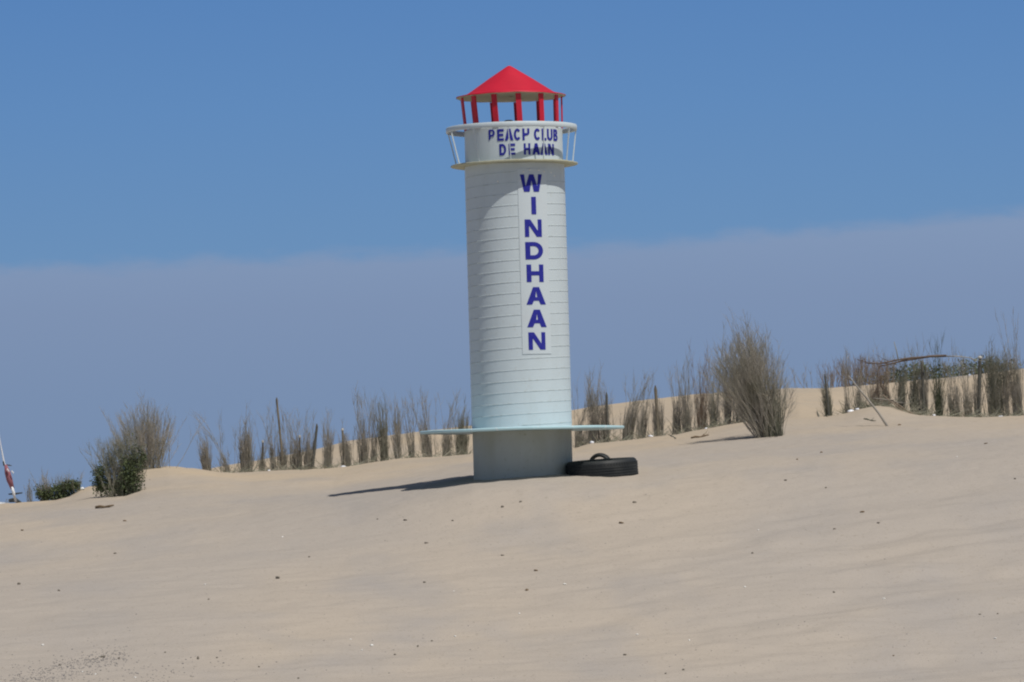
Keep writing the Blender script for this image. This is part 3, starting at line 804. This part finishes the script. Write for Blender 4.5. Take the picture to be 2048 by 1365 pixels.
# bushes on the far dune crest behind the right-hand row
for k, (px, Y, w, h, mt, n, lab) in enumerate((
        (1832, 59.5, .40, .22, 'leaf', 1300, 'green bush on the dune crest behind the tall dark stake'),
        (1893, 59.6, .40, .20, 'leaf_grey', 900, 'grey green bush on the crest right of the tall dark stake'),
        (1768, 59.4, .44, .15, 'leaf_grey', 700, 'low grey green scrub on the crest left of the dark stake'),
        (1962, 59.5, .24, .20, 'leaf', 520, 'small bright green shrub on the crest near the right edge'),
        (2010, 59.6, .40, .18, 'leaf_grey', 600, 'grey scrub on the crest behind the rightmost bundles'))):
    rng = random.Random(40 + k); p = on_ground(px, Y)
    root = thing('crest_bush', p, lab, 'bush', 'bushes on the far dune crest')
    mb = MB(); crown_leaves(mb, Vector((0, 0, h * .35)), w, .4, h * .8, n, .020, rng, clumps=16); mb.build('foliage', M[mt], root)
    mb = MB()
    for i in range(40):
        pts = twig(mb, Vector((rng.uniform(-1, 1) * w, rng.uniform(-.2, .2), -.05)), rng.uniform(0, 6.28), rng.uniform(0, .35), rng.uniform(.6, 1.5) * h + .08, .004, rng, 4, .08)
        side_twigs(mb, pts, 4, .12, .002, rng, .5)
    mb.build('stems', M['twig'], root)
# thin scrub on the crest behind the bush and behind the left end of the right hand row
for k, (px, w, h, lab) in enumerate(((1705, .36, .34, 'brown leafless scrub on the crest behind the leaning pale pole'), (1745, .34, .38, 'dark leafless scrub on the crest under the left end of the broken branch'), (1632, .25, .28, 'thin solitary wisps on the crest right of the big bush'))):
    rng = random.Random(60 + k); Y = 59.0; p = on_ground(px, Y)
    root = thing('bare_scrub', p, lab, 'bush', 'bare scrub on the far dune crest')
    mb = MB()
    for i in range(70 if k < 2 else 12):
        pts = twig(mb, Vector((rng.uniform(-1, 1) * w, rng.uniform(-.2, .2), -.05)), rng.uniform(0, 6.28), rng.uniform(0, .4), rng.uniform(.5, 1.2) * h + .05, .004, rng, 5, .08)
        side_twigs(mb, pts, 7, .14, .002, rng, .6)
    mb.build('stems', M['twig_brown' if k < 2 else 'twig'], root)

# loose poles and branches --------------------------------------------------------
def pole(name, pts, rad, m, label, cat, side=0, seed=1):
    """pts: (px, py, Y) world-placed points"""
    P = [at(*q) for q in pts]; o0 = P[0]
    mb = MB(); mb.tube([q - o0 for q in P], rad, 7)
    rng = random.Random(seed)
    if side: side_twigs(mb, [q - o0 for q in P], side, .22, .004, rng, .7)
    return tag(mb.build(name, M[m], None, o0, True), label, cat)
g = ground_at(1775, 853); Yb = g.y
pole('leaning_pole', [(1776, 855, Yb), (1757, 826, Yb + .12), (1733, 796, Yb + .22), (1715, 775, Yb + .3), (1697, 752, Yb + .35)], [.013, .012, .010, .008, .005], 'pole', 'pale bleached pole leaning left in the sand on the right', 'pole')
pole('broken_branch', [(1892, 712, 44.9), (1860, 713, 44.8), (1835, 717, 44.7), (1805, 722, 44.6), (1778, 729, 44.5), (1757, 734, 44.5)], [.014, .013, .012, .010, .007, .003], 'branch', 'long brown branch lying horizontally on top of the right hand brushwood row', 'branch', 6, 3)
pole('broken_branch', [(1855, 714, 44.7), (1822, 716, 44.6), (1790, 721, 44.5), (1765, 727, 44.4), (1740, 727, 44.4), (1714, 719, 44.3)], [.009, .009, .008, .007, .006, .003], 'branch', 'thin forked branch reaching left beyond the long horizontal branch', 'branch', 5, 4)
pole('upright_switch', [(1797, 722, 44.45), (1793, 702, 44.45), (1788, 684, 44.45)], [.006, .005, .003], 'twig_dark', 'short dark switch sticking up at the left end of the horizontal branch', 'branch')
pole('thin_branch', [(1892, 713, 44.8), (1915, 713, 44.8), (1940, 716, 44.8), (1950, 722, 44.8)], [.007, .005, .004, .002], 'twig', 'thin twig continuing the horizontal branch to the right', 'branch', 3, 6)
for k, (pp, lab) in enumerate((
    ([(1783, 800), (1800, 812), (1818, 825)], 'reddish twig slanting down beside the sand hump, upper one'),
    ([(1765, 790), (1785, 806), (1806, 822)], 'reddish twig slanting down beside the sand hump, lower one'),
    ([(1746, 797), (1775, 800), (1800, 806)], 'pale twig lying across the tangled bundles'),)):
    pole('fallen_twig', [(x, y, 44.25) for x, y in pp], [.006, .006, .003], 'twig_brown' if k < 2 else 'pole', lab, 'twig', 3, 20 + k)
def lying(px, py, px2, py2, r, m, lab, name='driftwood_stick', cat='stick', side=0):
    a, b_ = ground_at(px, py), ground_at(px2, py2)
    n = 5; P = []
    for i in range(n):
        q = a.lerp(b_, i / (n - 1)); q.z = gz(q.x, q.y) + r * (.9 + .5 * math.sin(i * 2.1)); P.append(q)
    mb = MB(); mb.tube([q - a for q in P], [r * .8, r, r * .9, r * .8, r * .4], 6)
    if side: side_twigs(mb, [q - a for q in P], side, .12, .003, random.Random(int(px)), .5)
    return tag(mb.build(name, M[m], None, a, True), lab, cat)
lying(191, 1018, 228, 1015, .014, 'weed', 'brown driftwood stick lying on the sand below the left shrub')
lying(1382, 878, 1418, 873, .010, 'weed', 'flat dry stalk on the sand left of the big bush base', side=4)
lying(1728, 839, 1752, 844, .007, 'twig_dark', 'thin dark stick on the sand left of the pole foot', side=2)
lying(1655, 834, 1634, 824, .010, 'twig_dark', 'dark bent stick at the foot of the solitary dark bundle')
lying(1340, 872, 1353, 879, .006, 'twig_dark', 'short twig end poking out below the pointed stake bundle')

# twig litter along the foot of the row (countless)
rng = random.Random(77); mb = MB()
def litter_span(x0, x1, n):
    for i in range(n):
        px = rng.uniform(x0, x1); b0 = on_ground(px, 44); Yf = float(fY1(b0.x / b0.y)) + rng.uniform(.05, .9)
        p = on_ground(px, Yf) + Vector((0, 0, .0))
        twig(mb, p, rng.choice((0, math.pi)) + rng.uniform(-.7, .7), rng.uniform(.5, 1.5), rng.uniform(.06, .26), rng.uniform(.003, .006), rng, 3, .12)
litter_span(440, 945, 560); litter_span(1148, 1530, 420); litter_span(1690, 2070, 560); litter_span(1735, 1830, 160)
tag(mb.build('twig_litter', M['twig_dark']), 'dry twig litter scattered along the foot of the brushwood row', 'twigs', kind='stuff')
# sparse loose standing twigs between bundles
rng = random.Random(78); mb = MB()
for (x0, x1, n) in ((440, 940, 90), (1150, 1370, 40), (1370, 1540, 130), (1700, 2060, 120)):
    for i in range(n):
        px = rng.uniform(x0, x1); b0 = on_ground(px, 44); Yf = float(fY1(b0.x / b0.y)) + rng.uniform(.4, .9)
        p = on_ground(px, Yf) - Vector((0, 0, .04))
        pts = twig(mb, p, rng.uniform(0, 6.28), abs(rng.gauss(0, .10)), rng.uniform(.25, .85), .0030, rng, 6, .07)
        side_twigs(mb, pts[2:], rng.randint(6, 12), .14, .0013, rng, .65)
tag(mb.build('loose_twigs', M['twig']), 'thin loose twigs standing between the brushwood bundles', 'twigs', kind='stuff')

# ------------------------------------------------------------------ pebbles, shells, litter
def blob(name, px, py, w, h, m, label, cat, group, flat=.6, seed=0, hang=None):
    p = hang if hang is not None else ground_at(px, py)
    if p is None: return
    rng = random.Random(seed + int(px * 7 + py))
    sc = FPX / p.y; rx = w * .82 / sc / 2; rz = h * .78 / sc / 2
    bm = bmesh.new(); bmesh.ops.create_icosphere(bm, subdivisions=2, radius=1)
    ph = [rng.uniform(0, 6.28) for _ in range(6)]
    for v in bm.verts:
        c = v.co.copy(); k = 1 + .16 * math.sin(2.3 * c.x + ph[0]) + .14 * math.sin(3.1 * c.y + ph[1]) + .12 * math.sin(3.7 * c.z + ph[2])+ .08 * math.sin(7 * c.x + ph[3])
        v.co = (c.x * rx * k, c.y * rx * k * .8, c.z * rz * k)
    me = bpy.data.meshes.new(name); bm.to_mesh(me); bm.free()
    o = link_mesh(name, me, M[m], None, p + Vector((0, 0, rz * .45)), True)
    o.rotation_euler = (rng.uniform(-.3, .3), rng.uniform(-.25, .25), rng.uniform(0, 3.1))
    tag(o, label, cat, group)
    return o
PEB = [ # px, py, w, h, material, label
 (38, 1170, 9, 7, 'stone', 'dark stone near the left edge of the foreground sand'),
 (118, 1183, 7, 5, 'stone', 'small dark stone just right of the one near the left edge'),
 (556, 1158, 14, 8, 'stone', 'largest dark stone on the open sand left of centre'),
 (250, 1043, 10, 4, 'weed', 'brown speck below the driftwood stick at left'),
 (45, 1062, 8, 4, 'weed', 'faint brown speck high near the left edge'),
 (230, 1108, 8, 4, 'stone', 'grey speck below the left shrub, middle of the slope'),
 (618, 1115, 6, 4, 'stone', 'tiny dark speck up right of the largest stone'),
 (417, 1201, 5, 4, 'stone', 'tiny speck down left of the largest stone'),
 (396, 1319, 6, 9, 'stone', 'dark upright chip in the lower left foreground'),
 (1005, 1016, 9, 5, 'stone', 'left one of two dark chips right below the column base'),
 (1041, 1006, 9, 5, 'stone', 'right one of two dark chips right below the column base'),
 (811, 1042, 12, 4, 'stone', 'flat grey chip below the tip of the column shadow'),
 (755, 1040, 5, 3, 'stone', 'tiny chip left of the flat grey chip'),
 (905, 1042, 6, 4, 'stone', 'small chip left below the column base'),
 (853, 1088, 10, 5, 'stone', 'dark chip down left of the column on the slope'),
 (1005, 1113, 8, 4, 'stone', 'small chip on the slope straight below the column'),
 (849, 1167, 7, 5, 'stone', 'dark pebble between the largest stone and the column'),
 (1071, 1143, 13, 5, 'weed', 'brown scrap of weed on the slope below the column'),
 (1269, 1006, 12, 5, 'stone', 'dark chip on the sand below the tyre'),
 (1243, 1047, 15, 4, 'weed', 'elongated brown stalk below the tyre'),
 (1054, 1183, 10, 5, 'weed', 'faint brown scrap low below the column'),
 (1571, 963, 7, 5, 'stone', 'small dark stone below the big bush, upper left of a pair'),
 (1652, 977, 6, 4, 'stone', 'small dark stone below the big bush, lower right of a pair'),
 (1643, 906, 8, 4, 'weed', 'brown chip on the bright sand right below the big bush'),
 (1594, 920, 6, 4, 'weed', 'tiny brown chip below the big bush base'),
 (1724, 1026, 13, 6, 'weed', 'largest brown weed scrap on the right hand slope'),
 (1757, 1048, 8, 5, 'stone', 'dark pebble just below right of the largest weed scrap'),
 (1669, 1060, 7, 4, 'stone', 'small grey pebble left of the dark pebble pair on the right'),
 (1505, 1108, 6, 5, 'stone', 'greenish grey pebble in the middle of the right slope'),
 (1668, 1187, 7, 5, 'stone', 'dark pebble halfway down the right foreground'),
 (1249, 1312, 9, 5, 'stone', 'dark pebble at the bottom right of centre'),
 (1367, 1341, 7, 5, 'stone', 'dark pebble closest to the bottom edge right of centre'),
 (1331, 1349, 6, 4, 'stone', 'tiny pebble left of the bottom edge pebble'),
 (1799, 851, 10, 5, 'weed', 'brown chip right of the pole foot'),
 (1972, 888, 9, 4, 'weed', 'brown speck on the sand near the right edge'),
 (2030, 960, 6, 4, 'stone', 'tiny dark speck at the right edge'),
 (790, 1311, 6, 5, 'stone', 'dark pebble right of the brightest shell'),
 (836, 1295, 6, 5, 'stone', 'dark pebble second right of the brightest shell'),
 (864, 1284, 6, 4, 'stone', 'dark pebble third right of the brightest shell'),
 (597, 1358, 7, 4, 'stone', 'dark pebble at the bottom edge left of centre'),
 (518, 1335, 6, 4, 'stone', 'small pebble low left of centre'),
 (434, 1318, 6, 4, 'stone', 'small pebble right of the dark upright chip'),
 (120, 1332, 7, 5, 'stone', 'dark pebble left of the gravel streak'),
 (205, 1316, 12, 6, 'stone', 'dark cluster stone at the top of the gravel streak'),
 (238, 1318, 7, 5, 'stone', 'dark pebble right of the gravel streak top'),
 (330, 1306, 6, 4, 'stone', 'small pebble between the gravel streak and the upright chip'),
 (1787, 1313, 6, 4, 'weed', 'small brown chip in the lower right foreground'),
 (1960, 1231, 6, 4, 'stone', 'left speck of a pair low at the right edge'),
 (1995, 1230, 6, 4, 'stone', 'right speck of a pair low at the right edge')]
for (px, py, w, h, m, lab) in PEB:
    blob('pebble' if m == 'stone' else 'weed_scrap', px, py, w, h, m, lab, 'pebble' if m == 'stone' else 'dried weed', 'dark pebbles and scraps strewn on the sand')
SH = [(85, 1292, 8, 5, 'white shell near the lower left corner'), (743, 1294, 10, 7, 'brightest white shell at the bottom left of centre'),
      (701, 1281, 5, 4, 'small white shell up left of the brightest shell'), (724, 1301, 5, 3, 'small shell fragment just left below the brightest shell'),
      (910, 1275, 7, 5, 'white shell right of the brightest shell'), (1039, 1230, 5, 4, 'small white shell on the lower slope below the column'),
      (1130, 1170, 10, 3, 'flat pale shell on the slope below the tyre'), (1275, 1271, 7, 5, 'white shell low right of centre'),
      (1379, 1282, 6, 4, 'white shell at the lower right, left of the sand ridge'), (1490, 1176, 6, 4, 'white shell in the middle right foreground'),
      (1768, 1199, 6, 4, 'small white shell on the right foreground slope'), (1990, 1278, 8, 4, 'white shell near the lower right corner'),
      (410, 1170, 5, 4, 'tiny white shell left of the largest stone'), (565, 1075, 5, 3, 'tiny white shell high on the slope left of the column'),
      (271, 1357, 6, 4, 'white shell fragment at the bottom edge near the gravel'), (165, 1345, 5, 4, 'white shell fragment inside the gravel streak'),
      (191, 1351, 5, 4, 'lowest pale shell fragment inside the gravel streak'), (1914, 915, 5, 3, 'tiny shell on the upper right sand'),
      (1517, 1061, 5, 3, 'tiny shell on the right middle sand'), (908, 1184, 5, 3, 'tiny shell right of the dark pebble below the column shadow')]
for (px, py, w, h, lab) in SH: blob('shell', px, py, w, h, 'shell', lab, 'shell', 'white shells on the foreground sand')
# crumpled white litter at the foot of the row
LT = [(1184, 884, 12, 9, 'white crumpled litter under the right half of the table plate'), (1301, 868, 14, 8, 'white litter left of the pointed stake bundle'),
      (1513, 834, 9, 10, 'white cup like litter behind the big bush stems'), (1702, 826, 16, 9, 'lower white litter by the left end of the right hand row'),
      (1714, 816, 12, 8, 'upper white litter by the left end of the right hand row'), (1868, 828, 8, 8, 'white litter right of the tall dark stake'),
      (2001, 833, 12, 5, 'white litter at the foot of the big dark bundle'), (163, 972, 14, 12, 'white litter on the sand edge between low bush and shrub'),
      (1998 - 60, 745, 8, 6, 'white scrap on the crest left of the white tipped stake'), (1412, 856, 8, 5, 'small white scrap left of the big bush'),
      (538, 944, 8, 4, 'small white scrap at the foot of the left row'), (688, 936, 16, 6, 'flat grey scrap at the foot of the stout capped bundle')]
for (px, py, w, h, lab) in LT:
    if py > 800:
        b0 = on_ground(px, 44); Yf = float(fY1(b0.x / b0.y)) - .05
        if px == 163: Yf = 43.9
        p = on_ground(px, Yf)
        pp = at(px, py, Yf); 
        p.x = pp.x
    else:
        p = at(px, py + 4, 57.5); p.z = gz(p.x, p.y)
    o = blob('crumpled_litter', px, py, w, h, 'litter', lab, 'litter', 'white litter along the brushwood row', hang=p, seed=3)
# gravel streak, bottom left (countless)
rng = random.Random(55); mb = MB()
ico = [(0, 0, 1), (.89, 0, .45), (.28, .85, .45), (-.72, .53, .45), (-.72, -.53, .45), (.28, -.85, .45), (.72, .53, -.45), (-.28, .85, -.45), (-.89, 0, -.45), (-.28, -.85, -.45), (.72, -.53, -.45), (0, 0, -1)]
icf = [(0,1,2),(0,2,3),(0,3,4),(0,4,5),(0,5,1),(1,6,2),(2,7,3),(3,8,4),(4,9,5),(5,10,1),(6,7,2),(7,8,3),(8,9,4),(9,10,5),(10,6,1),(11,7,6),(11,8,7),(11,9,8),(11,10,9),(11,6,10)]
def grav(px, py, s):
    p = ground_at(px, py, 20, 40)
    if p is None: return
    a = rng.uniform(0, 6.28); ca, sa = math.cos(a), math.sin(a); sx, sy, sz = s * rng.uniform(.8, 1.5), s * rng.uniform(.6, 1), s * rng.uniform(.4, .7)
    mb.add([(p.x + (x * sx) * ca - y * sy * sa, p.y + (x * sx) * sa + y * sy * ca, p.z + z * sz + sz * .3) for x, y, z in ico], icf)
for i in range(800):
    t = rng.random(); px = 10 + 240 * t + rng.gauss(0, 14); py = 1374 - 66 * t + rng.gauss(0, 9 + 8 * (1 - t)) 
    grav(px, py, rng.uniform(.003, .0065))
for i in range(260):
    px = rng.gauss(230, 150); py = rng.gauss(1345, 22); 
    if px > -40: grav(px, py, rng.uniform(.003, .008))
for i in range(520):
    grav(rng.uniform(-30, 2080), rng.uniform(985, 1370) if i % 3 else rng.uniform(1240, 1370), rng.uniform(.002, .0055))
tag(mb.build('gravel', M['gravel']), 'fine grey gravel scattered over the foreground sand', 'gravel', kind='stuff')

# ------------------------------------------------------------------ boat at the far left
def boat():
    Y = 49.0; c = at(24, 1012, Y); zg = gz(c.x, Y)
    root = thing('beached_sailboat', (c.x, Y, zg), 'small white sailboat with leaning mast and furled red sail behind the dune at far left', 'sailboat')
    L = lambda px, py, dy=0: at(px, py, Y + dy) - Vector((c.x, Y, zg))
    # hull seen from its end, lying to the left
    mb = MB(); vs, fs = [], []
    bow, n = L(22, 1012), 9
    for i in range(n):
        t = i / (n - 1); w = .20 * math.sin(math.pi * min(1, .12 + t * .8)) ; x = -.02 - t * 1.9; top = .0 + .13 * t ** .7
        zb = bow.z - .16
        for (yy, zz) in ((-w, bow.z + top), (-w * .8, zb + .06), (0, zb), (w * .8, zb + .06), (w, bow.z + top), (0, bow.z + top + .035)):
            vs.append((x + bow.x, yy, zz))
    for i in range(n - 1):
        for j in range(6): fs.append((i * 6 + j, i * 6 + (j + 1) % 6, (i + 1) * 6 + (j + 1) % 6, (i + 1) * 6 + j))
    fs += [tuple(range(6)), tuple((n - 1) * 6 + k for k in range(5, -1, -1))]
    mb.add(vs, fs); mb.build('hull', M['hull'], root, smooth=True)
    mb = MB(); P = [L(32, 1004), L(20, 965), L(8, 925), L(0, 882), L(-8, 830), L(-30, 690)]
    mb.tube(P, [.014, .012, .010, .0055, .005, .004], 8); mb.build('mast', M['hull'], root, smooth=True)
    mb = MB(); P = [L(11, 930, -.03), L(15, 945, -.03), L(19, 960, -.03), L(25, 978, -.03)]
    mb.tube(P, [.014, .034, .036, .022], 9); mb.build('furled_sail', M['sail'], root, smooth=True)
    mb = MB(); P = [L(24, 974, -.05), L(27, 985, -.05), L(30, 998, -.05)]
    mb.tube(P, [.012, .019, .010], 8); mb.build('sail_bag', M['hull'], root, smooth=True)
    mb = MB(); mb.tube([L(17, 989), L(31, 988), L(45, 986)], [.007, .012, .007], 7); mb.build('crossbar', M['dark'], root)
    mb = MB(); mb.tube([L(7, 923), L(9, 932)], [.012, .014], 7); mb.tube([L(12, 930), L(19, 931), L(24, 932)], [.005, .008, .002], 6); mb.tube([L(15, 936), L(19, 945)], [.010, .006], 6)
    mb.build('rigging', M['dark'], root)
    mb = MB(); mb.tube([L(14, 938, -.08), L(18, 944, -.08)], [.010, .006], 6); mb.tube([L(23, 942, -.08), L(27, 947, -.08)], [.008, .008], 6)
    mb.build('rope_coil', M['hull'], root)
    mb = MB(); mb.tube([L(18, 1002, .1), L(30, 1000, .1), L(42, 1006, .1)], [.02, .03, .015], 7); mb.build('trampoline_roll', M['dark'], root)
boat()
print('verts', sum(len(o.data.vertices) for o in bpy.data.objects if o.type == 'MESH'))
